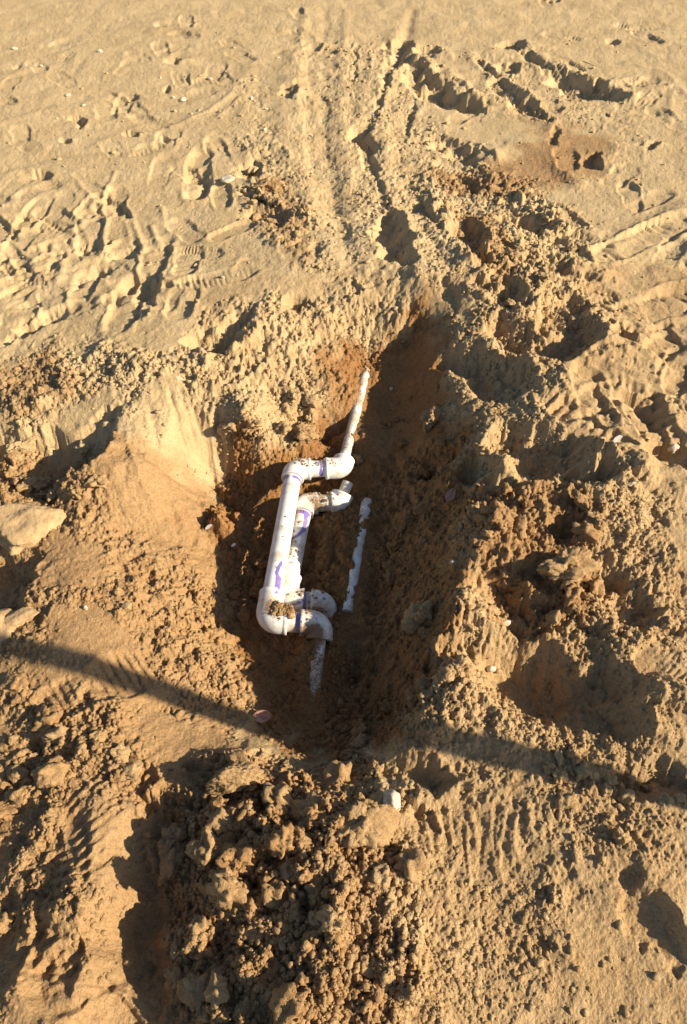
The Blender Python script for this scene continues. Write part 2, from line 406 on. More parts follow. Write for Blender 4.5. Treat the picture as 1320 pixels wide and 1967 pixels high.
H += [[(742, 140), (752, 140), (735, 200), (712, 245), (700, 250), (722, 200)], [(716, 330), (728, 332), (752, 415), (740, 418)],
      [(905, 112), (925, 118), (1000, 180), (1062, 232), (1050, 240), (980, 190)], [(1000, 100), (1018, 100), (1075, 140), (1060, 142)],
      [(1060, 240), (1078, 250), (1072, 280), (1055, 275)],
      [(790, 200), (800, 200), (790, 260), (780, 260)], [(940, 560), (960, 560), (1010, 620), (1000, 640), (960, 610)], [(800, 380), (812, 380), (850, 470), (840, 480)],
      [(850, 560), (862, 560), (875, 640), (865, 640)], [(655, 575), (690, 560), (690, 580), (660, 590)], [(560, 600), (600, 590), (590, 612), (560, 618)],
      [(960, 1140), (990, 1140), (1020, 1210), (1000, 1240), (970, 1200)], [(1040, 1040), (1110, 1030), (1120, 1060), (1050, 1080)], [(930, 950), (990, 940), (1000, 980), (940, 990)],
      [(1180, 1500), (1240, 1490), (1320, 1530), (1260, 1530)], [(980, 1180), (1080, 1190), (1060, 1240), (1000, 1240)], [(60, 1420), (80, 1420), (85, 1470), (62, 1470)],
      [(180, 1370), (200, 1370), (205, 1410), (185, 1410)], [(20, 1600), (50, 1590), (48, 1640), (20, 1640)], [(70, 1730), (100, 1725), (95, 1770), (72, 1770)],
      [(1150, 1130), (1190, 1130), (1200, 1180), (1160, 1180)], [(1120, 1220), (1160, 1215), (1165, 1255), (1130, 1250)]]
KH = {0: 1.25, 2: 1.35, 4: 1.4, 6: 1.35, 7: 1.2, 1: 1.15, 24: .75, 17: .65, 20: .75, 13: .85}
ZH = {12: .02, 16: .02, 17: .02, 28: -.05, 29: -.11}
for i, pts in enumerate(H):
    hollow(pts, ZH.get(i, 0.0), KH.get(i, 1.0))
# pole-like burrows in the flat sand
for (a, b, rx_, ry_) in [(152, 235, 9, 12), (84, 340, 10, 10), (123, 270, 7, 6), (40, 415, 6, 8), (240, 422, 6, 6), (138, 460, 4, 6), (35, 128, 6, 4), (260, 258, 8, 4), (320, 268, 8, 6), (258, 185, 6, 6), (322, 170, 7, 7), (335, 120, 12, 4), (1180, 80, 8, 4)]:
    hollow([(a + rx_ * math.cos(t_ * .7854) - ry_ * .25 * math.sin(t_ * .7854), b - ry_ * math.sin(t_ * .7854)) for t_ in range(8)], 0.0, 1.5, 0.30)
# drag marks and small pushed-up ridges in the dry sand
for pts, w, h in [
    ([(150, 350), (175, 380), (195, 390)], .012, .012), ([(185, 352), (215, 368)], .010, .010), ([(222, 330), (208, 362)], .010, .008),
    ([(165, 410), (140, 470)], .016, .014), ([(215, 405), (200, 450), (205, 490)], .010, .012), ([(255, 430), (275, 485)], .013, .016),
    ([(240, 420), (250, 465), (222, 470)], .012, .012), ([(290, 440), (310, 480)], .012, .014), ([(170, 400), (185, 390), (215, 400)], .012, .010),
    ([(100, 470), (85, 520)], .016, .014), ([(130, 485), (108, 540)], .014, .012), ([(40, 440), (0, 470)], .02, .016),
    ([(310, 400), (315, 420)], .012, .012), ([(450, 180), (400, 215), (340, 240)], .018, .012), ([(470, 185), (420, 225)], .012, .010),
    ([(0, 240), (80, 215), (150, 210)], .03, .008), ([(0, 330), (100, 300), (240, 290)], .03, -.006),
    ([(480, 130), (470, 200), (480, 300)], .05, .010), ([(585, 20), (572, 160), (585, 320), (640, 520)], .030, .010), ([(625, 20), (616, 180), (640, 400), (680, 550)], .026, -.009), ([(665, 20), (656, 200), (672, 380)], .028, .009), ([(760, 60), (728, 200), (745, 330), (800, 560)], .04, .018), ([(790, 20), (770, 120)], .03, -.02), ([(560, 100), (545, 260), (600, 440)], .05, .015),
    ([(640, 80), (620, 250), (660, 480)], .03, -.010), ([(600, 90), (590, 250), (630, 470)], .03, -.008), ([(715, 110), (690, 240)], .035, .012),
    ([(720, 340), (735, 420)], .04, .010), ([(820, 330), (850, 460), (930, 610)], .05, .018),
    ([(900, 110), (960, 160), (1040, 220), (1065, 250)], .035, .018), ([(1010, 100), (1080, 150)], .03, .010),
    ([(945, 300), (1000, 270), (1060, 300), (1110, 350)], .05, .012), ([(1200, 120), (1280, 140), (1310, 180)], .02, .010),
    ([(1290, 180), (1285, 240)], .02, .012), ([(1320, 400), (1240, 440), (1140, 500)], .035, .016), ([(1300, 470), (1200, 540)], .03, -.012),
    ([(1260, 660), (1150, 640), (1100, 600)], .03, .012), ([(1320, 620), (1230, 670)], .03, -.015),
    ([(940, 1040), (980, 1120), (1050, 1240)], .035, .045), ([(870, 740), (910, 830), (960, 900)], .05, .015),
    ([(1230, 1250), (1320, 1340)], .05, .015), ([(1240, 1680), (1320, 1800)], .035, .02), ([(1040, 1740), (1100, 1850)], .03, .012),
    ([(230, 1180), (250, 1110), (280, 1060)], .02, .012), ([(0, 1240), (250, 1262)], .03, .010), ([(390, 690), (420, 800), (410, 860)], .02, .015),
    ([(360, 750), (385, 830), (400, 860)], .008, -.014), ([(330, 765), (352, 850), (372, 930)], .006, -.010), ([(290, 800), (315, 900), (330, 980)], .008, -.008), ([(250, 850), (275, 940)], .006, .008), ([(395, 770), (404, 850)], .010, .016), ([(375, 745), (398, 800)], .007, .007), ([(350, 760), (370, 830)], .006, -.005),
    ([(1050, 1600), (1010, 1590)], .006, .006), ([(1010, 1560), (1015, 1610)], .008, .010), ([(1030, 1560), (1036, 1605)], .006, .010), ([(1048, 1560), (1050, 1600)], .006, .008),
    ([(780, 1560), (800, 1542), (870, 1535)], .012, .016), ([(1060, 1660), (1040, 1700)], .008, .008)]:
    ridge(pts, w * 1.15, h * .62)
# furrows raked beside the square hole
for k_ in range(14):
    x0 = 805 + 14.5 * k_ + random.uniform(-5, 5); y0 = 1548 + random.uniform(0, 40); y1 = y0 + random.uniform(50, 150)
    ridge([(x0, y0), (x0 + random.uniform(-3, 6), (y0 + y1) / 2), (x0 + random.uniform(-4, 10), y1)], random.uniform(.004, .007), random.uniform(.002, .0048) * random.choice((1, 1, -1)))
# boot prints
boot((262, 1810), (168, 1490), 0.13, 0.014, 18, 0.35, 0.0032, 0.02, smooth=.97)
boot((1205, 925), (1035, 800), 0.11, 0.012, 11, 0.2, 0.004, 0.02)
boot((1190, 620), (1345, 560), 0.15, 0.026, 16, 0.1, 0.005)
boot((1140, 505), (1320, 425), 0.13, 0.022, 16, 0.15, 0.0045)
boot((545, 515), (618, 490), 0.12, 0.012, 5, 0.3, 0.002)
boot((372, 385), (385, 285), 0.12, 0.014, 6, 0.2, 0.001)
boot((228, 650), (268, 530), 0.125, 0.020, 8, 0.2, 0.001)
boot((355, 545), (370, 490), 0.11, 0.008, 6, 0.2, 0.003)
boot((465, 550), (500, 520), 0.12, 0.008, 4, 0.2, 0.001)
boot((170, 490), (175, 400), 0.12, 0.012, 8, 0.2, 0.001)
boot((20, 490), (60, 430), 0.12, 0.010, 8, 0.2, 0.001)
boot((300, 360), (320, 300), 0.11, 0.006, 8, 0.2, 0.002)
boot((1140, 760), (1060, 720), 0.10, 0.008, 8, 0.2, 0.003, 0.02)
boot((1300, 1330), (1230, 1250), 0.11, 0.012, 9, 0.2, 0.003, 0.03)
boot((90, 420), (130, 370), 0.11, 0.005, 8, 0.2, 0.002)
boot((1250, 800), (1300, 720), 0.11, 0.008, 8, 0.2, 0.003, 0.01)

tr = random.Random(21)
def trample(n, x0, x1, y0, y1, dmin, dmax, skip=None):
    for _ in range(n):
        a, b = tr.uniform(x0, x1), tr.uniform(y0, y1)
        if skip and skip(a, b): continue
        wx_, wy_ = P(a, b); an = tr.choice((1.2, 1.9, .5, 2.6)) + tr.uniform(-.4, .4); ln = tr.uniform(.10, .15)
        # heel and toe on the ground, turned back into photo points for boot()
        def px_(x, y):
            dpt = y * CP + CAM_H * SP
            return (PCX + FOC * x / dpt, PCY + FOC * (CAM_H * CP - y * SP) / dpt)
        boot(px_(wx_ - ln * math.cos(an), wy_ - ln * math.sin(an)), px_(wx_ + ln * math.cos(an), wy_ + ln * math.sin(an)),
             tr.uniform(.09, .12), tr.uniform(dmin, dmax), tr.randint(9, 15), tr.uniform(-.3, .3), tr.uniform(.001, .003), smooth=.4)
trample(46, -20, 470, 330, 620, .007, .016)
trample(22, -20, 470, 90, 330, .004, .010)
trample(26, 1080, 1340, 330, 860, .007, .016)
trample(14, 820, 1340, 80, 330, .005, .011)
trample(34, -40, 1360, 40, 240, .006, .013)
trample(16, -40, 1360, -20, 80, .008, .016)
trample(8, 0, 230, 1300, 1990, .008, .014)
# ---- loose soil cannot stand steeper than this
G = Z.reshape(shp); GX = X.reshape(shp)
dxr = (np.diff(GX, axis=1)).astype(np.float32); dyr = np.diff(yall).astype(np.float32)[:, None]
SL = 1.25
for _ in range(26):
    np.minimum(G[:, :-1], G[:, 1:] + SL * dxr, out=G[:, :-1]); np.minimum(G[:, 1:], G[:, :-1] + SL * dxr, out=G[:, 1:])
    np.minimum(G[:-1], G[1:] + SL * dyr, out=G[:-1]); np.minimum(G[1:], G[:-1] + SL * dyr, out=G[1:])
# ---- crumb and clod relief
RC = np.where(core, ROUGH, 0.1)
far = np.clip((Y - 1.5) / 3.0, 0, 1)
def wl(cell, dens, seed, wa=0.42):
    """lumps with broken, irregular outlines"""
    a = X + cell * (wa * vnoise(X, Y, cell * .45, 1) + .5 * wa * vnoise(X, Y, cell * .2, 2))
    b = Y + cell * (wa * vnoise(X, Y, cell * .45, 3) + .5 * wa * vnoise(X, Y, cell * .2, 0))
    return lumps(a, b, cell, dens, seed)
patch = np.clip(0.55 + 0.75 * fbm(X, Y, 0.16, 3, 2), 0, 1.4)
big = np.clip(RC - 0.38, 0, 1) * patch
crumble = fbm(X, Y, 0.050, 6, 1, 0.66)
fine = fbm(X, Y, 0.016, 4, 3, 0.7)
Z += wl(0.15, 0.7, 1, .45) * 1.15 * np.clip(big - 0.04, 0, 1)
Z += wl(0.070, 0.5, 2, .5) * 0.85 * np.clip((RC - 0.40) * patch * 1.2, 0, 1)
Z += wl(0.034, 0.35, 3, .5) * 0.7 * np.clip((RC - .26) * patch * 1.2, 0, 1)
Z += wl(0.017, 0.38, 4, .45) * 0.8 * np.clip((RC - .10) * 1.6 * (.3 + .8 * patch), 0.02, 0.9)
Z += wl(0.0085, 0.55, 5, .4) * 1.05 * np.clip(RC * 2.0, 0.22, 1.1)
ridged = 1 - np.abs(fbm(X, Y, 0.040, 5, 3, 0.6)) * 1.4
Z += 0.0150 * crumble * np.clip((RC - .06) * (0.5 + 0.6 * patch) + .035, 0, 1.2)
Z += 0.0095 * ridged * np.clip((RC - .12) * (.4 + .7 * patch), 0, 1)
Z += 0.0055 * fine * np.clip(RC * 1.8 + 0.08, 0, 1.3)
Z += 0.012 * fbm(X, Y, 0.12, 3, 1) * np.clip(RC * 1.6 + .05, 0, 1.2)
Z += 0.005 * np.abs(fbm(X, Y, 0.14, 3, 2)) * (0.3 + 0.7 * far)

ZG = Z.reshape(shp); i0 = len(back); c0 = len(ext)
ZD = ZG[i0:i0 + NR, c0:c0 + NC]
MD = MOIST.reshape(shp)[i0:i0 + NR, c0:c0 + NC]
RD = ROUGH.reshape(shp)[i0:i0 + NR, c0:c0 + NC]
def sample(field, x, y):
    x = np.asarray(x, float); y = np.asarray(y, float)
    j = np.clip(np.interp(y, yr, np.arange(NR)), 0, NR - 1.001)
    i = np.clip((x / halfw(y) + 1) / 2 * (NC - 1), 0, NC - 1.001)
    a = i.astype(int); b = j.astype(int); fa = i - a; fb = j - b
    return (field[b, a] * (1 - fa) + field[b, a + 1] * fa) * (1 - fb) + (field[b + 1, a] * (1 - fa) + field[b + 1, a + 1] * fa) * fb
def ground(x, y): return float(sample(ZD, x, y))
def hit(px, py):
    """where the sight line through a photo pixel meets the ground"""
    z = 0.0
    for _ in range(12):
        x, y = P(px, py, z)
        z = 0.5 * z + 0.5 * ground(x, y)
    return x, y, ground(x, y)

# ------------------------------------------------------------------ materials
def newmat(name):
    m = bpy.data.materials.new(name); m.use_nodes = True
    return m, m.node_tree, m.node_tree.nodes['Principled BSDF']
def node(nt, typ, **kw):
    n = nt.nodes.new(typ)
    for k, v in kw.items():
        if k.startswith('_'): setattr(n, k[1:], v)
        else: n.inputs[k.replace('9', ' ')].default_value = v
    return n
def mixc(nt, f, a, b, blend='MIX'):
    m = nt.nodes.new('ShaderNodeMix'); m.data_type = 'RGBA'; m.blend_type = blend
    for s, v in ((0, f), (6, a), (7, b)):
        if hasattr(v, 'links') or hasattr(v, 'is_linked'): nt.links.new(v, m.inputs[s])
        else: m.inputs[s].default_value = v if not isinstance(v, tuple) else (*v, 1)
    return m.outputs[2]
def mth(nt, op, a, b=0.0, clamp=False):
    m = nt.nodes.new('ShaderNodeMath'); m.operation = op; m.use_clamp = clamp
    for s, v in ((0, a), (1, b)):
        if hasattr(v, 'is_linked'): nt.links.new(v, m.inputs[s])
        else: m.inputs[s].default_value = v
    return m.outputs[0]
def noise_n(nt, scale, detail=3, rough=0.6, vec=None):
    n = nt.nodes.new('ShaderNodeTexNoise')
    n.inputs['Scale'].default_value = scale; n.inputs['Detail'].default_value = detail; n.inputs['Roughness'].default_value = rough
    if vec is not None: nt.links.new(vec, n.inputs['Vector'])
    return n.outputs[0]
def ramp(nt, v, lo, hi):
    m = nt.nodes.new('ShaderNodeMapRange'); m.interpolation_type = 'SMOOTHSTEP'
    m.inputs[1].default_value = lo; m.inputs[2].default_value = hi
    nt.links.new(v, m.inputs[0])
    return m.outputs[0]

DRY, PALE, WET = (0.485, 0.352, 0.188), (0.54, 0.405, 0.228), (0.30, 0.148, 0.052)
def soil_material(name, source):
    m, nt, bs = newmat(name)
    geo = nt.nodes.new('ShaderNodeNewGeometry')
    pos = geo.outputs['Position']
    if source == 'attribute':
        a = nt.nodes.new('ShaderNodeAttribute'); a.attribute_name = 'moist'; moist = a.outputs['Fac']
    else:
        oi = nt.nodes.new('ShaderNodeObjectInfo'); sp = nt.nodes.new('ShaderNodeSeparateColor')
        nt.links.new(oi.outputs['Color'], sp.inputs[0]); moist = sp.outputs[0]
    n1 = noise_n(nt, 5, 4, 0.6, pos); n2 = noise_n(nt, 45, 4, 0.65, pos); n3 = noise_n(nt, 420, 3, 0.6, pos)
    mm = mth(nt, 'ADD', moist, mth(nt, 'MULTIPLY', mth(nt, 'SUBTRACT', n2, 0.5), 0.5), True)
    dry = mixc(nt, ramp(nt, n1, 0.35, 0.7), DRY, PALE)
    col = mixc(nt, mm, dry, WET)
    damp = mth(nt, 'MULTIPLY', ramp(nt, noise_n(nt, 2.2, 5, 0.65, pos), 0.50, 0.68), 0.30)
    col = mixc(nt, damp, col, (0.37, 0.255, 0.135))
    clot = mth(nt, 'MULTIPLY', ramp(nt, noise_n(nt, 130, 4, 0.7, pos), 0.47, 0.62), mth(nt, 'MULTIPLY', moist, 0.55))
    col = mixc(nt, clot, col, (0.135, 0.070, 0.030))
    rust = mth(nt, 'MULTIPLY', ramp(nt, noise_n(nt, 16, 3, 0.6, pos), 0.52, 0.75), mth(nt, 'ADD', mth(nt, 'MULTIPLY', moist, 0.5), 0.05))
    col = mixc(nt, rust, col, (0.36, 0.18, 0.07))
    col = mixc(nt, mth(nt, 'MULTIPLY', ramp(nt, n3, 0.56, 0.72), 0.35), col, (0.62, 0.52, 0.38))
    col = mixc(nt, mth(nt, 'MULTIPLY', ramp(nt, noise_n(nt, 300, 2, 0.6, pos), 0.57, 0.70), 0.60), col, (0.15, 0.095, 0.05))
    nt.links.new(col, bs.inputs['Base Color'])
    bs.inputs['Roughness'].default_value = 0.95
    bs.inputs['Specular IOR Level'].default_value = 0.15
    bp = nt.nodes.new('ShaderNodeBump'); bp.inputs['Strength'].default_value = 0.9; bp.inputs['Distance'].default_value = 0.005
    hgt = mth(nt, 'ADD', noise_n(nt, 220, 4, 0.75, pos), mth(nt, 'MULTIPLY', noise_n(nt, 95, 3, 0.6, pos), 0.9))
    nt.links.new(hgt, bp.inputs['Height']); nt.links.new(bp.outputs[0], bs.inputs['Normal'])
    return m
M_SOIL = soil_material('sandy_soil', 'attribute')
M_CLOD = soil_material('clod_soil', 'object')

def pvc_material():
    m, nt, bs = newmat('white_pvc')
    geo = nt.nodes.new('ShaderNodeNewGeometry'); pos = geo.outputs['Position']
    a = nt.nodes.new('ShaderNodeAttribute'); a.attribute_name = 'primer'
    d = nt.nodes.new('ShaderNodeAttribute'); d.attribute_name = 'dirt'
    base = mixc(nt, ramp(nt, noise_n(nt, 30, 3, 0.6, pos), 0.35, 0.7), (0.78, 0.77, 0.74), (0.66, 0.63, 0.58))
    nz = mth(nt, 'ADD', mth(nt, 'MULTIPLY', noise_n(nt, 230, 5, 0.75, pos), 0.7), mth(nt, 'MULTIPLY', noise_n(nt, 34, 3, 0.6, pos), 0.3))
    dirt = ramp(nt, mth(nt, 'ADD', nz, mth(nt, 'MULTIPLY', mth(nt, 'SUBTRACT', d.outputs['Fac'], 0.5), 0.55)), 0.56, 0.66)
    pr = ramp(nt, mth(nt, 'ADD', a.outputs['Fac'], mth(nt, 'MULTIPLY', mth(nt, 'SUBTRACT', noise_n(nt, 90, 3, 0.6, pos), 0.5), 0.7)), 0.42, 0.62)
    col = mixc(nt, mth(nt, 'MULTIPLY', pr, 0.88), base, (0.10, 0.05, 0.40))
    film = ramp(nt, mth(nt, 'ADD', noise_n(nt, 22, 5, 0.7, pos), mth(nt, 'MULTIPLY', mth(nt, 'SUBTRACT', d.outputs['Fac'], 0.4), 0.6)), 0.46, 0.72)
    col = mixc(nt, mth(nt, 'MULTIPLY', film, 0.7), col, (0.42, 0.30, 0.18))
    col = mixc(nt, mth(nt, 'MULTIPLY', dirt, 0.92), col, (0.19, 0.105, 0.05))
    nt.links.new(col, bs.inputs['Base Color'])
    rg = nt.nodes.new('ShaderNodeMapRange'); rg.inputs[3].default_value = 0.38; rg.inputs[4].default_value = 0.95
    nt.links.new(dirt, rg.inputs[0]); nt.links.new(rg.outputs[0], bs.inputs['Roughness'])
    bp = nt.nodes.new('ShaderNodeBump'); bp.inputs['Strength'].default_value = 0.5; bp.inputs['Distance'].default_value = 0.0015
    nt.links.new(dirt, bp.inputs['Height']); nt.links.new(bp.outputs[0], bs.inputs['Normal'])
    return m
M_PVC = pvc_material()
def plain(name, c1, c2, scale, rough=0.8, bump=0.3, dist=0.001):
    m, nt, bs = newmat(name)
    tc = nt.nodes.new('ShaderNodeTexCoord'); v = tc.outputs['Object']
    n = noise_n(nt, scale, 4, 0.65, v)
    nt.links.new(mixc(nt, ramp(nt, n, 0.3, 0.7), c1, c2), bs.inputs['Base Color'])
    bs.inputs['Roughness'].default_value = rough
    bp = nt.nodes.new('ShaderNodeBump'); bp.inputs['Strength'].default_value = bump; bp.inputs['Distance'].default_value = dist
    nt.links.new(n, bp.inputs['Height']); nt.links.new(bp.outputs[0], bs.inputs['Normal'])
    return m
M_STONE = plain('pale_stone', (0.62, 0.54, 0.42), (0.46, 0.37, 0.26), 60)
M_WHITE = plain('white_stone', (0.56, 0.49, 0.39), (0.40, 0.31, 0.21), 90, .85, .6, .002)
M_ROCK = plain('ochre_rock', (0.43, 0.30, 0.16), (0.34, 0.22, 0.105), 55, 0.95, 0.9, 0.006)
M_LEAF = plain('pink_leaf', (0.55, 0.30, 0.22), (0.42, 0.22, 0.15), 80, 0.7)
M_SCRAP = plain('white_scrap', (0.70, 0.67, 0.62), (0.55, 0.50, 0.44), 90, 0.6)
M_TWIG = plain('dry_twig', (0.30, 0.21, 0.12), (0.20, 0.13, 0.07), 120, 0.9)
M_POST = plain('weathered_post', (0.26, 0.20, 0.14), (0.17, 0.13, 0.09), 25, 0.9)

# ------------------------------------------------------------------ the ground
nr, nc = shp
idx = np.arange(nr * nc).reshape(shp)
F = np.stack([idx[:-1, :-1], idx[:-1, 1:], idx[1:, 1:], idx[1:, :-1]], -1).reshape(-1, 4)
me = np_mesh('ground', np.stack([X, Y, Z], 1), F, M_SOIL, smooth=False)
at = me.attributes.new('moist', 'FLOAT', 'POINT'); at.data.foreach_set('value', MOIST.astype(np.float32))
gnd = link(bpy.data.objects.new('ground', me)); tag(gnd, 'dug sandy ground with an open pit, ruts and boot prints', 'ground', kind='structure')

# ------------------------------------------------------------------ loose soil
def ico(sub):
    t = (1 + 5 ** .5) / 2
    v = [Vector(p).normalized() for p in [(-1, t, 0), (1, t, 0), (-1, -t, 0), (1, -t, 0), (0, -1, t), (0, 1, t), (0, -1, -t), (0, 1, -t), (t, 0, -1), (t, 0, 1), (-t, 0, -1), (-t, 0, 1)]]
    f = [(0, 11, 5), (0, 5, 1), (0, 1, 7), (0, 7, 10), (0, 10, 11), (1, 5, 9), (5, 11, 4), (11, 10, 2), (10, 7, 6), (7, 1, 8), (3, 9, 4), (3, 4, 2), (3, 2, 6), (3, 6, 8), (3, 8, 9), (4, 9, 5), (2, 4, 11), (6, 2, 10), (8, 6, 7), (9, 8, 1)]
    for _ in range(sub):
        mid = {}; nf = []
        def m(a, b):
            k = (min(a, b), max(a, b))
            if k not in mid:
                v.append((v[a] + v[b]).normalized()); mid[k] = len(v) - 1
            return mid[k]
        for a, b, c in f:
            ab, bc, ca = m(a, b), m(b, c), m(c, a)
            nf += [(a, ab, ca), (b, bc, ab), (c, ca, bc), (ab, bc, ca)]
        f = nf
    return v, f
def lumpy(sub, seed, rough, crumb, flat=0.75, facets=6):
    """an irregular clod: a sphere cut by random planes, then roughened"""
    r = random.Random(seed)
    v, f = ico(sub)
    cuts = []
    for _ in range(facets):
        n = Vector((r.gauss(0, 1), r.gauss(0, 1), r.gauss(0, 1))).normalized()
        cuts.append((n, r.uniform(0.55, 0.9)))
    st = (r.uniform(0.85, 1.3), r.uniform(0.75, 1.1), flat * r.uniform(0.8, 1.2))
    off = Vector((r.uniform(-50, 50), r.uniform(-50, 50), r.uniform(-50, 50)))
    out = []
    for p in v:
        k = 1.0
        for n, d in cuts:
            q = p.dot(n)
            if q > 1e-3: k = min(k, d / q)
        k *= 1 + rough * mnoise.noise(p * 1.6 + off)
        for s, a in ((3.6, crumb), (7.5, crumb * .7), (14, crumb * .55), (26, crumb * .4)):
            k *= 1 + a * (0.5 - abs(mnoise.noise(p * s + off))) * 1.3
        out.append((p.x * k * st[0], p.y * k * st[1], p.z * k * st[2]))
    return out, f
# crumbs strewn over the dug soil: nobody could count them
def scatter(n, rmin, rmax, pw, seed, weight, zone=None):
    r = np.random.default_rng(seed)
    xs, ys = [], []
    while sum(map(len, xs)) < n:
        k = 6000
        py = r.uniform(60, 2010, k); px = r.uniform(-40, 1360, k)
        t = (py - PCY) / FOC; d = CAM_H / (SP + t * CP)
        x = (px - PCX) / FOC * d; y = d * (CP - t * SP)
        if zone is not None:
            poly = PP(zone); keep = inside(x, y, poly)
            x, y, py = x[keep], y[keep], py[keep]
        wgt = weight(sample(RD, x, y), y) * np.clip(0.3 + 1.3 * fbm(x, y, 0.13, 3, 2), 0.05, 1)
        keep = r.random(len(x)) < wgt
        xs.append(x[keep]); ys.append(y[keep])
    x = np.concatenate(xs)[:n]; y = np.concatenate(ys)[:n]
    rad = rmin * (rmax / rmin) ** (r.random(n) ** pw)
    return x, y, rad, r
base_shapes = [lumpy(0, 100 + i, 0.7, 0.5, 0.8, 2) for i in range(10)]
BF = np.array(base_shapes[0][1])
x, y, rad, r = scatter(17000, 0.0016, 0.0056, 1.8, 5, lambda R_, y_: np.clip((R_ - 0.1) * 1.3, 0.028, 1))
far_boost = 1 + 0.30 * np.clip(y - 0.8, 0, 3)
rad = rad * far_boost
vv, ff, mo = [], [], []
shapes = [np.array(s[0]) for s in base_shapes]
zc = sample(ZD, x, y); mc = sample(MD, x, y)
for k in range(len(x)):
    a = r.uniform(0, 6.283); c, s = math.cos(a), math.sin(a)
    B = shapes[k % 10] * rad[k]
    vv.append(np.stack([B[:, 0] * c - B[:, 1] * s + x[k], B[:, 0] * s + B[:, 1] * c + y[k], B[:, 2] * .8 + zc[k] + rad[k] * 0.15], 1))
    ff.append(BF + k * len(B)); mo.append(np.full(len(B), mc[k] + r.uniform(-.15, .15)))
def on_pipe(a, b, n, rad_, ang0, ang1, rmin, rmax):
    d_ = (b - a).normalized()
    for _ in range(n):
        c_ = a.lerp(b, random.random()); an = random.uniform(ang0, ang1)
        n_ = (Vector((0, 0, 1)) - d_ * d_.z).normalized(); bb = d_.cross(n_)
        rr2 = rmin * (rmax / rmin) ** (random.random() ** 2)
        p_ = c_ + (n_ * math.cos(an) + bb * math.sin(an)) * (rad_ + rr2 * .35)
        k_ = len(vv); B_ = shapes[k_ % 10] * rr2
        vv.append(B_ + np.array(p_)); ff.append(BF + k_ * len(B_)); mo.append(np.full(len(B_), random.uniform(.4, .9)))
RP, RE, RL = 0.0262, 0.0332, 0.0168
z1, z2 = -0.092, -0.140
A1, B1, C1, D1 = P3(657, 899, z1 - .012), P3(565, 902, z1), P3(514, 1192, z1 - .004), P3(617, 1198, z1 - .012)
A2, B2, C2, D2 = P3(652, 965, z2 - .010), P3(585, 968, z2), P3(548, 1152, z2), P3(624, 1158, z2 - .008)
on_pipe(C1 + Vector((.012, .02, 0)), C1.lerp(D1, .45) + Vector((0, .012, 0)), 240, RE, -.5, .5, .0015, .006)
on_pipe(C1, D1, 25, RE, -.6, .6, .001, .003); on_pipe(A1, B1, 45, RE, -.5, .3, .001, .003); on_pipe(B1, C1, 10, RP, -.7, .4, .0008, .002)
on_pipe(B2, C2, 50, RP, -.6, .6, .001, .003); on_pipe(C2, D2, 22, RE, -.8, .6, .001, .004); on_pipe(A2, B2, 30, RE, -.6, .6, .001, .004)
me = np_mesh('soil_crumbs', np.concatenate(vv), np.concatenate(ff), M_SOIL, smooth=False)
at = me.attributes.new('moist', 'FLOAT', 'POINT'); at.data.foreach_set('value', np.clip(np.concatenate(mo), 0, 1).astype(np.float32))
cr = link(bpy.data.objects.new('soil_crumbs', me))
tag(cr, 'loose crumbs of tan and brown soil strewn over the dug ground', 'soil', kind='stuff')

# clods one can tell apart
clod_meshes = []
for i in range(12):
    v, f = lumpy(4 if i < 4 else 3, 300 + i, 0.65, 0.26, 0.85, 5)
    m_ = np_mesh('soil_clod', np.array(v), np.array(f), M_CLOD, smooth=False)
    clod_meshes.append(m_)
ci = 0
def clod(x, y, rad, label, group, moist=None, sink=0.35, name='soil_clod', scl=(1, 1, 1), rot=None):
    global ci
    o = bpy.data.objects.new(name, clod_meshes[ci % 4 if rad > .024 else 4 + ci % 8]); ci += 1
    z = ground(x, y)
    o.location = (x, y, z + rad * (1 - sink) * 0.6)
    o.scale = (rad * scl[0], rad * scl[1], rad * scl[2])
    o.rotation_euler = rot if rot else (random.uniform(-.5, .5), random.uniform(-.5, .5), random.uniform(0, 6.28))
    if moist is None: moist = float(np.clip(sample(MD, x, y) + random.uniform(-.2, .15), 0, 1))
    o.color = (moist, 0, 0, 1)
    link(o)
    return tag(o, label, 'clod', group)
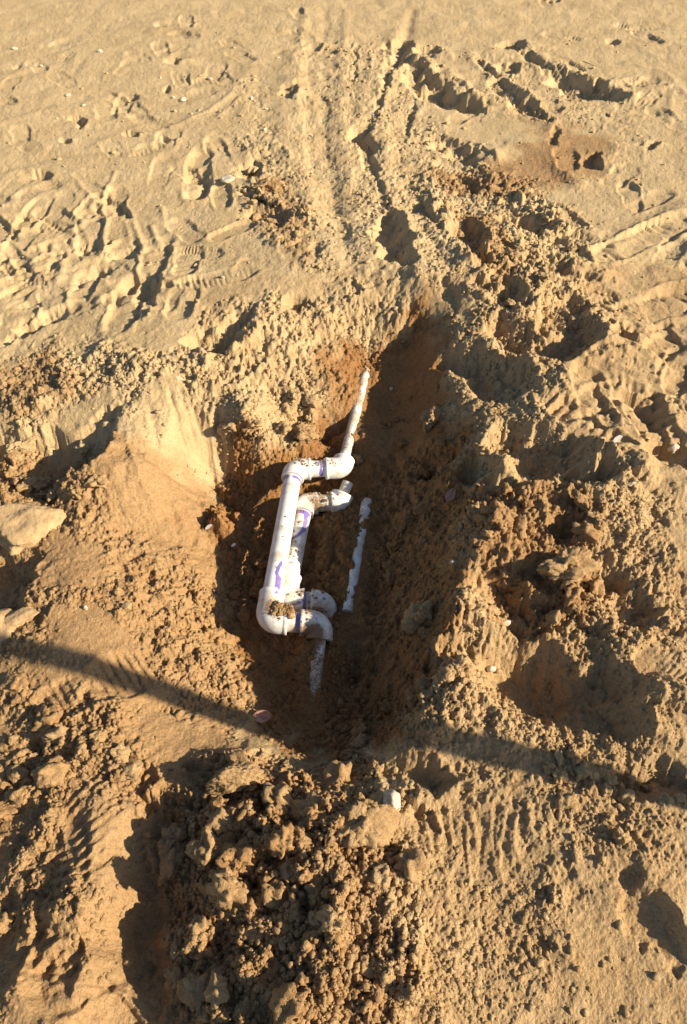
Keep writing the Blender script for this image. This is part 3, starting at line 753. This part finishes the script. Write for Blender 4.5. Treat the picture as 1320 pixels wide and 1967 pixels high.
ZONES = [
    (80, [(330, 1450), (690, 1460), (790, 1600), (790, 1830), (560, 1960), (340, 1960), (300, 1640)], .008, .025, 'brown soil clod in the heap at the near end of the pipe pit', 'clods heaped at the near end of the pit'),
    (48, [(890, 940), (1120, 960), (1140, 1150), (1050, 1240), (900, 1120)], .009, .026, 'reddish brown clod on the bank between the pit and the boot prints', 'clods on the bank right of the pit'),
    (26, [(780, 1150), (890, 1120), (900, 1300), (800, 1420)], .008, .022, 'crumbly clod on the lip beside the shaded pit floor', 'clods on the pit lip'),
    (32, [(0, 840), (180, 850), (240, 960), (120, 1010), (0, 980)], .009, .026, 'ochre clod in the shaded dip behind the half-buried slab of rock', 'clods in the shaded dip'),
    (24, [(400, 880), (500, 900), (500, 1150), (440, 1150)], .008, .020, 'lit brown clod on the pit floor alongside the upper pipe', 'clods alongside the pipe'),
    (26, [(420, 700), (560, 690), (620, 780), (500, 860), (420, 830)], .009, .024, 'tan clod on the broken slope above the pipe elbows', 'clods on the slope above the pipes'),
    (30, [(0, 1300), (220, 1330), (280, 1560), (150, 1500), (60, 1700), (0, 1800)], .008, .022, 'tan clod around the ribbed boot print beside the clod heap', 'clods around the ribbed boot print'),
    (26, [(480, 300), (560, 330), (620, 450), (540, 480), (480, 400)], .012, .028, 'brown clod in the crumbled strip edging the smooth wheel track', 'clods in the crumbled strip'),
    (34, [(880, 400), (1080, 420), (1120, 580), (960, 640), (900, 540)], .012, .026, 'tan clod in the churned soil below the damp patch', 'clods in the churned soil'),
    (44, [(720, 760), (830, 740), (870, 900), (860, 1080), (790, 1200), (740, 1380), (640, 1440), (560, 1430), (660, 1280), (730, 1000)], .006, .017, 'dark damp clod on the shaded wall and floor of the pit', 'damp clods in the shaded pit'),
    (20, [(1000, 1440), (1300, 1500), (1300, 1620), (1100, 1620)], .008, .018, 'small clod beside the long straight shadow of the post', 'clods beside the post shadow'),
]
for n, zone, r0, r1, label, group in ZONES:
    x, y, rad, r = scatter(n, r0, r1, 1.6, len(zone) * 13 + n, lambda R_, y_: np.full(np.shape(R_), 1.0), zone)
    for k in range(n):
        sz = 'large ' if rad[k] > r0 * (r1 / r0) ** .62 else ('small ' if rad[k] < r0 * (r1 / r0) ** .2 else 'middling ')
        clod(float(x[k]), float(y[k]), float(rad[k]), sz + label.replace('small ', ''), group, scl=(1, random.uniform(.8, 1.1), random.uniform(.7, 1.0)))

def at_px(px, py): return hit(px, py)
def single(px, py, rad, name, label, cat, mat, seed, scl=(1, 1, 1), rotz=0.0, tilt=(0, 0), rough=.25, crumb=.08, sub=3, lift=0.35, facets=8):
    x, y, z = at_px(px, py)
    v, f = lumpy(sub, seed, rough, crumb, 0.9, facets)
    o = mesh_obj(name, [(a * rad * scl[0], b * rad * scl[1], c * rad * scl[2]) for a, b, c in v], f, mat)
    o.location = (x, y, z + rad * scl[2] * lift)
    o.rotation_euler = (tilt[0], tilt[1], rotz)
    if mat is M_CLOD: o.color = (0.5, 0, 0, 1)
    return tag(o, label, cat)
single(52, 1022, .075, 'rock_slab', 'big flat ochre slab of rock half sunk in the dug soil', 'rock', M_ROCK, 41, (1.0, .85, .55), .3, (.25, .15), .3, .10, 4)
single(4, 1212, .045, 'rock', 'smooth orange rock beside a dark gap below the flat slab', 'rock', M_ROCK, 42, (.8, 1.1, .7), .4)
single(40, 1190, .030, 'rock', 'small oblong tan rock wedged between the slab and the orange rock', 'rock', M_ROCK, 43, (1.4, .8, .6), .5)
single(452, 1492, .040, 'soil_clod', 'large oblong orange clod at the head of the clod heap', 'clod', M_CLOD, 44, (1.25, .8, .75), .25, (0, 0), .3, .24, 4)
single(690, 1590, .042, 'soil_clod', 'large pale block of soil on the right flank of the clod heap', 'clod', M_CLOD, 45, (.95, 1.0, .7), .5, (0, .3), .7, .26, 4, .1)
single(410, 1640, .034, 'soil_clod', 'spiky broken clod standing in the shaded side of the clod heap', 'clod', M_CLOD, 46, (.8, 1.1, 1.1), .2, (0, 0), .6, .24, 4)
single(335, 1620, .026, 'soil_clod', 'upright clod at the shaded left foot of the clod heap', 'clod', M_CLOD, 47, (.8, 1.0, 1.2), .2, (0, 0), .6, .24, 4)
single(830, 810, .042, 'soil_clod', 'tall sunlit lump of soil clinging to the shaded pit wall', 'clod', M_CLOD, 48, (.7, 1.1, .9), -.3, (0, 0), .6, .24, 4)
single(585, 838, .030, 'soil_clod', 'pale lump of soil beside the upper pipe elbow', 'clod', M_CLOD, 49, (1, .9, 1.0), .2, (0, 0), .6, .24, 4)
single(1085, 1095, .040, 'soil_clod', 'large round clod in the middle of the brown bank', 'clod', M_CLOD, 50, (1, .9, .9), .2, (0, 0), .6, .24, 4)
single(808, 1200, .036, 'soil_clod', 'knobbly clod perched on the pit lip above the pipe ends', 'clod', M_CLOD, 51, (.8, 1.1, 1.0), .2, (0, 0), .6, .24, 4)
single(685, 885, .017, 'soil_clod', 'small tan lump stuck against the upper pipe elbow', 'clod', M_CLOD, 52, (.8, 1.3, 1.0), .2, (0, 0), .6, .24, 4)
single(750, 1546, .024, 'stone', 'smooth whitish stone standing at the edge of the clod heap', 'stone', M_WHITE, 60, (.75, 1.0, 1.35), .1, (.1, .1), .22, .03, 3, .55, 0)
single(436, 347, .036, 'stone', 'pale flat stone on the sand beside the crumbled strip', 'stone', M_STONE, 61, (1.2, .9, .5), .3, (0, 0), .15, .03)
single(1293, 862, .018, 'stone', 'pale angular stone on the lip of a dark hollow', 'stone', M_WHITE, 62, (.9, .9, .9), .3, (0, 0), .2, .02, 2)
single(1213, 930, .011, 'stone', 'small pale square stone lying on dry soil', 'stone', M_WHITE, 63, (1.1, .8, .6), .6, (0, 0), .2, .02, 2)
single(343, 728, .011, 'stone', 'white pebble on top of the smooth spade-cut face', 'pebble', M_WHITE, 64, (1.2, .9, .7), .3, (0, 0), .2, .02, 2)
single(1003, 487, .013, 'stone', 'bright white pebble in the churned soil', 'pebble', M_WHITE, 65, (.8, 1, .9), .3, (0, 0), .2, .02, 2)
single(165, 1168, .008, 'stone', 'tiny white pebble on tan soil near the flat slab', 'pebble', M_WHITE, 66, (.8, 1, .9), .3, (0, 0), .2, .02, 2)
single(752, 748, .009, 'stone', 'tiny pale pebble in the shaded trench', 'pebble', M_WHITE, 67, (.8, 1, .9), .3, (0, 0), .2, .02, 2)
single(870, 1082, .008, 'stone', 'small grey pebble on the shaded wall of the pit', 'pebble', M_STONE, 68, (.8, 1, .9), .3, (0, 0), .2, .02, 2)
single(970, 1198, .012, 'stone', 'pinkish pebble in the shaded hollow by the bank', 'pebble', M_STONE, 69, (1.2, .9, .7), .3, (0, 0), .2, .02, 2)
single(943, 1285, .011, 'stone', 'round tan pebble in the dark valley by the bank', 'pebble', M_STONE, 70, (.9, 1.1, .9), .3, (0, 0), .2, .02, 2)
single(246, 1166, .014, 'stone', 'rounded brown pebble in a crack below the smooth face', 'pebble', M_ROCK, 71, (1, 1, .9), .3, (0, 0), .2, .05, 2)
for i, (a, b, s) in enumerate([(28, 95, .018), (192, 100, .016), (80, 128, .010), (308, 150, .008), (403, 152, .013), (130, 184, .013), (350, 193, .020), (484, 190, .014),
                               (715, 222, .014), (512, 210, .010), (160, 203, .009), (509, 250, .010), (333, 188, .010), (598, 262, .010), (535, 112, .010)]):
    o = single(a, b, s, 'pebble', 'small pale pebble lying on the smooth far sand', 'pebble', M_STONE, 80 + i, (1.1, .9, .7), i * .7, (0, 0), .2, .02, 2)
    o['group'] = 'pale pebbles on the far sand'

# two curled leaves in the pit
def leaf(px, py, ln, wd, rz, label, tilt=0.15):
    x, y, z = at_px(px, py)
    n, m = 13, 7
    V, Fc = [], []
    for s in (1, -1):
        for i in range(n):
            u = i / (n - 1); w = wd * math.sin(math.pi * min(1, u ** .85)) ** .8 * .5 + 1e-4
            for j in range(m):
                q = j / (m - 1) * 2 - 1
                V.append(((u - .5) * ln, q * w, .006 * q * q + .008 * (u - .5) ** 2 * 4 + s * .0004 - .002 * (1 - abs(q))))
    for s in (0, 1):
        o_ = s * n * m
        for i in range(n - 1):
            for j in range(m - 1):
                a = o_ + i * m + j
                fc = (a, a + m, a + m + 1, a + 1)
                Fc.append(fc if s == 0 else fc[::-1])
    rim = [j for j in range(m)] + [i * m + m - 1 for i in range(1, n)] + [(n - 1) * m + j for j in range(m - 2, -1, -1)] + [i * m for i in range(n - 2, 0, -1)]
    for a, b in zip(rim, rim[1:] + rim[:1]):
        Fc.append((a, b, b + n * m, a + n * m))
    e = empty('leaf', (x, y, z + 0.012)); e.rotation_euler = (tilt, -.2, rz)
    mesh_obj('blade', V, Fc, M_LEAF, e)
    vs_, fs_ = tube([Vector((-.5 * ln - .012, 0, .006)), Vector((-.5 * ln, 0, .004)), Vector((.1 * ln, 0, -.0014))], [.0009, .0009, .0005], 6)
    mesh_obj('stalk', vs_, fs_, M_LEAF, e)
    return tag(e, label, 'leaf')

# ------------------------------------------------------------------ swept tubes
def tube(path, rad, n=24, caps=True):
    V, Fc = [], []
    t0 = (path[1] - path[0]).normalized()
    up = Vector((0, 0, 1)) if abs(t0.z) < .9 else Vector((0, 1, 0))
    nrm = (up - t0 * up.dot(t0)).normalized()
    for i, p in enumerate(path):
        a = path[max(i - 1, 0)]; b = path[min(i + 1, len(path) - 1)]
        t = (b - a)
        t = t.normalized() if t.length > 1e-9 else t0
        nrm = (nrm - t * nrm.dot(t)).normalized()
        bi = t.cross(nrm)
        for j in range(n):
            an = 2 * math.pi * j / n
            V.append(p + (nrm * math.cos(an) + bi * math.sin(an)) * rad[i])
    for i in range(len(path) - 1):
        for j in range(n):
            k = (j + 1) % n
            Fc.append((i * n + j, i * n + k, (i + 1) * n + k, (i + 1) * n + j))
    if caps:
        Fc.append(tuple(range(n - 1, -1, -1)))
        Fc.append(tuple((len(path) - 1) * n + j for j in range(n)))
    return V, Fc
def add_attr(o, primer, dirt):
    for nm, fn in (('primer', primer), ('dirt', dirt)):
        a = o.data.attributes.new(nm, 'FLOAT', 'POINT')
        a.data.foreach_set('value', np.array([fn(v.co) for v in o.data.vertices], np.float32))
def auto_smooth(o):
    o.data.set_sharp_from_angle(angle=R(40))
def pipe_part(name, a, b, rad, parent, base, primer, dirt, n=32, step=.005, bend=None):
    L = (b - a).length; k = max(2, int(L / step))
    pts = [a.lerp(b, i / k) - base for i in range(k + 1)]
    if bend: pts = [p + Vector((0, 0, bend * math.sin(math.pi * i / k))) for i, p in enumerate(pts)]
    v, f = tube(pts, [rad] * (k + 1), n)
    o = mesh_obj(name, v, f, M_PVC, parent); auto_smooth(o)
    add_attr(o, lambda c: primer(c + base), lambda c: dirt(c + base))
    return o
def elbow_part(c, d0, d1, parent, base, primer, dirt, sock=.040, sock1=None, bendr=.026, re=RE, ri=RP):
    """a ninety-degree elbow at corner c; d0, d1 point out of its two sockets"""
    d0 = d0.normalized(); d1 = d1.normalized()
    th = math.pi - math.acos(max(-1, min(1, d0.dot(d1))))
    tl = bendr * math.tan(th / 2)
    A = c + d0 * tl; B = c + d1 * tl
    path, rads = [], []
    lip = 0.0014
    sk1 = sock1 or sock
    def s(p, r): path.append(p - base); rads.append(r)
    s(A + d0 * (sock - .0001), ri + .0004); s(A + d0 * sock, re + lip - .0012); s(A + d0 * (sock - .0015), re + lip); s(A + d0 * (sock - .007), re + lip); s(A + d0 * (sock - .009), re)
    for k in range(1, 7): s(A + d0 * (sock - .009) * (1 - k / 7), re)
    cen = c + (d0 + d1).normalized() * (bendr / math.cos(th / 2)) if th > .01 else c
    for k in range(0, 15):
        t = k / 14
        v0 = A - cen; v1 = B - cen
        om = math.acos(max(-1, min(1, v0.normalized().dot(v1.normalized()))))
        s(cen + (v0 * math.sin((1 - t) * om) + v1 * math.sin(t * om)) / math.sin(om), re)
    for k in range(1, 7): s(B + d1 * (sk1 - .009) * k / 7, re)
    s(B + d1 * (sk1 - .009), re); s(B + d1 * (sk1 - .007), re + lip); s(B + d1 * (sk1 - .0015), re + lip); s(B + d1 * sk1, re + lip - .0012); s(B + d1 * (sk1 - .0001), ri + .0004)
    v, f = tube(path, rads, 32)
    o = mesh_obj('elbow', v, f, M_PVC, parent); auto_smooth(o)
    add_attr(o, lambda q: primer(q + base), lambda q: dirt(q + base))
    return o, tl + sock, tl + sk1
def band(points):
    """primer stains: (centre point, radius, strength) blobs"""
    def fn(c):
        v = 0.0
        for p, r, s in points:
            d = (c - p).length
            v = max(v, s * max(0.0, 1 - d / r))
        return v
    return fn
def streak(lines):
    def fn(c):
        v = 0.0
        for a, b, w, s in lines:
            ab = b - a; t = max(0, min(1, (c - a).dot(ab) / ab.length_squared))
            v = max(v, s * max(0.0, 1 - (c - a - ab * t).length / w))
        return v
    return fn
def both(*fs): return lambda c: max(f(c) for f in fs)

def pipe_loop(name, label, cs, joints, dirt, primer, top_dir, end_dir, tail0, tail1, sk):
    """a U-shaped bypass: cs = four corners, the sockets of the end elbows look along top_dir and end_dir"""
    base = Vector((cs[0].x, cs[0].y, cs[0].z - RE))
    e = empty(name, base)
    tag(e, label, 'pipe', 'white pipe loops in the pit' if joints else None)
    A, B, C, D = cs
    dAB, dBC, dCD = (B - A).normalized(), (C - B).normalized(), (D - C).normalized()
    reach = {}
    _, t0, r0 = elbow_part(A, top_dir, dAB, e, base, primer, dirt, sk[0], sk[1], ri=RL)
    _, r1, q1 = elbow_part(B, -dAB, dBC, e, base, primer, dirt, sk[2], sk[3])
    _, q2, r2 = elbow_part(C, -dBC, dCD, e, base, primer, dirt, sk[4], sk[5])
    _, r3, t3 = elbow_part(D, -dCD, end_dir, e, base, primer, dirt, sk[6], sk[7], ri=RL)
    m = .012
    pipe_part('short_pipe', A + dAB * (r0 - m), B - dAB * (r1 - m), RP, e, base, primer, dirt)
    pipe_part('long_pipe', B + dBC * (q1 - m), C - dBC * (q2 - m), RP, e, base, primer, dirt)
    pipe_part('short_pipe', C + dCD * (r2 - m), D - dCD * (r3 - m), RP, e, base, primer, dirt)
    if tail0: pipe_part('reducer', A + top_dir.normalized() * (t0 - .01), A + top_dir.normalized() * (t0 + .012), RL + .005, e, base, primer, dirt)
    if tail0: pipe_part('line_pipe', A + top_dir.normalized() * t0, tail0, RL, e, base, primer, dirt)
    if tail1: pipe_part('line_pipe', D + end_dir.normalized() * (t3 - .01), tail1, RL, e, base, primer, dirt)
    return e

T0 = P3(713, 676, -.114); T1 = P3(597, 1385, -.186)
# dirt is heaviest on the sheltered inner sides and low on the loop
DSPOT, CSPOT = P3(598, 1222, -.09), P3(528, 1165, -.065)
def dirt1(c):
    near_d = max(0, 1 - (c - DSPOT).length / .042)
    near_c = max(0, 1 - (c - CSPOT).length / .038)
    tail = 0.12 if c.y < D1.y - .06 else (0.20 if c.y > A1.y + .06 else 0)
    low = max(0, min(1, (z1 - .012 - c.z) / .03))
    return 0.40 + .95 * near_d + .7 * near_c + tail + .10 * low + (.08 if c.y < C1.y + .03 else 0)
dB = (C1 - B1).normalized()
ux = Vector((1, 0, 0)); uz = Vector((0, 0, 1))
def ringpt(c, d, ang, r=RP):
    n = (uz - d * uz.dot(d)).normalized(); b = d.cross(n)
    return c + (n * math.cos(ang) + b * math.sin(ang)) * r
jB = B1 + dB * .049; jC = C1 - dB * .165
dC = (D1 - C1).normalized(); jD = C1 + dC * .079
lines1 = [(ringpt(jB, dB, a), ringpt(jB, dB, a + .4), .012, 1.0) for a in (0.4, .8, -1.5, -1.1, -.7)]
p_l = [ringpt(jC + dB * s, dB, a) for s, a in ((0, -.55), (.02, -.35), (.035, -.25), (.05, -.55), (.075, -.6), (.10, -.55))]
lines1 += [(p_l[i], p_l[i + 1], .010 if i < 3 else .017, 1.1) for i in range(5)]
p_r = [ringpt(jC + dB * s, dB, a) for s, a in ((-.23, -1.2), (-.15, -1.3), (-.1, -1.25))]
lines1 += [(p_r[0], p_r[1], .006, .8), (p_r[1], p_r[2], .006, .7)]
lines1 += [(ringpt(jD, dC, a), ringpt(jD, dC, a + .5), .013, 1.0) for a in (-2.0, -1.5, -1.0, -.5, 0, .5, 1.0)]
jE = A1 + (B1 - A1).normalized() * .067
dA = (B1 - A1).normalized()
lines1 += [(ringpt(jE, dA, a), ringpt(jE, dA, a + .5), .016, .75) for a in (-1.5, -1.0, -.5, 0, .5, 1.0)]
loop1 = pipe_loop('pipe_loop', 'bright white plastic pipe loop lying uppermost in the pit, purple stained joints', [A1, B1, C1, D1], True, dirt1, streak(lines1),
                  (T0 - A1).normalized() + Vector((0, 0, .0)), (T1 - D1).normalized(), T0, T1, (.014, .033, .029, .018, .055, .024, .026, .014))
loop1['label'] = 'bright sunlit white pipe loop lying uppermost in the pit with its ends buried'
dB2 = (C2 - B2).normalized(); dC2 = (D2 - C2).normalized(); dA2 = (B2 - A2).normalized()
def dirt2(c):
    nb = max(0, 1 - (c - B2 - Vector((.05, -.02, .02))).length / .06)
    nd = max(0, 1 - (c - P3(615, 1178, z2)).length / .04)
    return 0.41 + .45 * nb + .35 * nd + (.06 if c.y < C2.y + .04 else 0)
j2 = B2 + dB2 * .050
q_ = [ringpt(j2 + dB2 * s, dB2, a) for s, a in ((.005, -.6), (.03, -.75), (.06, -.7), (.085, -.2), (.10, .5))]
lines2 = [(ringpt(j2, dB2, a), ringpt(j2, dB2, a + .4), .013, 1.1) for a in (-1, -.6, -.2, .2, .6, 1.0)]
lines2 += [(q_[i], q_[i + 1], .014 if i < 2 else .009, 1.1) for i in range(4)]
j3 = C2 + dC2 * .052
lines2 += [(ringpt(j3, dC2, a), ringpt(j3, dC2, a + .5), .012, 1.0) for a in (-1.5, -1, -.5, 0, .5, 1)]
lines2 += [(ringpt(j3 - dC2 * .03, dC2, .9, RE), ringpt(j3, dC2, .5, RE), .008, 1.0)]
loop2 = pipe_loop('pipe_loop', 'shaded white pipe loop nested below the bright one with buried ends', [A2, B2, C2, D2], True, dirt2, streak(lines2),
                  Vector((.10, .22, .10)), Vector((-.02, -.35, -.95)), None, None, (.012, .012, .019, .020, .045, .022, .014, .014))
# the stub of line pipe in the lower loop's far elbow
d2 = Vector((.10, .22, .10)).normalized(); b2_ = loop2.location
pipe_part('line_pipe', A2 + d2 * .035, A2 + d2 * .068, RL, loop2, b2_, lambda c: 0, lambda c: .5)
# old line, half buried in the pit floor
b0, b1 = P3(706, 962, -.1555), P3(667, 1176, -.1645)
base = Vector((b0.x, b0.y, b0.z - RL))
be = empty('buried_pipe', base)
tag(be, 'thin off-white pipe half buried in the floor beside the loops', 'pipe')
pipe_part('line_pipe', b0, b1, RL * .88, be, base, lambda c: 0, lambda c: .48)
pipe_part('coupling', b0 + (b1 - b0) * .02, b0 + (b1 - b0) * .20, RL * 1.08, be, base, lambda c: 0, lambda c: .58)

leaf(864, 958, .048, .026, 1.0, 'pink dry leaf on the shaded wall of the pit')
leaf(508, 1381, .050, .030, -.05, 'brownish pink leaf on the shaded near floor of the pit')
# scraps of white plastic
def scrap(px, py, ln, wd, rz, label):
    x, y, z = at_px(px, py)
    pts = [(-.5, -.3), (-.1, -.5), (.5, -.2), (.35, .35), (-.05, .5), (-.45, .2)]
    V = [(a * ln, b * wd, .0025 + .004 * a) for a, b in pts] + [(a * ln, b * wd, .004 * a) for a, b in pts]
    n = len(pts)
    Fc = [tuple(range(n)), tuple(range(2 * n - 1, n - 1, -1))] + [(i, i + n, (i + 1) % n + n, (i + 1) % n) for i in range(n)]
    o = mesh_obj('plastic_scrap', V, Fc, M_SCRAP, None, False)
    o.location = (x, y, z + .008); o.rotation_euler = (.3, -.25, rz)
    return tag(o, label, 'scrap')
scrap(1184, 848, .034, .016, .6, 'white torn scrap lying at the edge of a ribbed boot print')
scrap(402, 1015, .024, .010, .5, 'thin white scrap in the shade at the foot of the smooth face')
scrap(450, 1050, .016, .010, .2, 'small white scrap among the clods alongside the upper pipe')
# dry twigs
def twig(px0, py0, px1, py1, r, label):
    a = Vector(at_px(px0, py0)); b = Vector(at_px(px1, py1))
    pts = [a.lerp(b, k / 6) for k in range(7)]
    pts = [Vector((p.x + random.uniform(-1, 1) * .002, p.y + random.uniform(-1, 1) * .002, ground(p.x, p.y) + r * 1.2)) for p in pts]
    v, f = tube([p - a for p in pts], [r * (1 - .08 * k) for k in range(7)], 7)
    o = mesh_obj('twig', v, f, M_TWIG); o.location = a
    return tag(o, label, 'twig')
twig(1014, 808, 1030, 790, .0022, 'short dry twig beside the ribbed boot print on the bank')
twig(1040, 1738, 1062, 1712, .0022, 'thin dry twig on the soil beside the raked furrows')

for px0, py0, dx_, dy_ in [(1205, 985, 22, 14), (1268, 1020, -16, 20), (1130, 1035, 20, -8), (1232, 1110, 18, 12), (1010, 745, 16, -12), (1290, 870, 18, -16), (90, 862, 20, -8), (255, 262, 22, -6), (380, 226, 26, -8), (1120, 118, 24, 10), (880, 1640, -12, 18), (1180, 1010, 6, 22)]:
    o = twig(px0, py0, px0 + dx_, py0 + dy_, .0014, 'thin dry straw lying on the loose soil')
    o['group'] = 'dry straws on the soil'; o.name = 'straw'; o['category'] = 'straw'
# ------------------------------------------------------------------ the post whose shadow crosses the pit
pd = Vector((sx, sy))
p0 = Vector(P(1290, 1526, .03))
pp = p0 + pd * 0.80
pe = empty('post', (pp.x, pp.y, 0))
tag(pe, 'slim upright post whose long shadow crosses the near end of the pit', 'post')
v, f = tube([Vector((0, 0, -.3)), Vector((0, 0, .5)), Vector((.004, 0, 1.4)), Vector((.0, .004, 2.3)), Vector((0, 0, 2.34))], [.028, .0275, .027, .026, .022], 20)
mesh_obj('shaft', v, f, M_POST, pe)
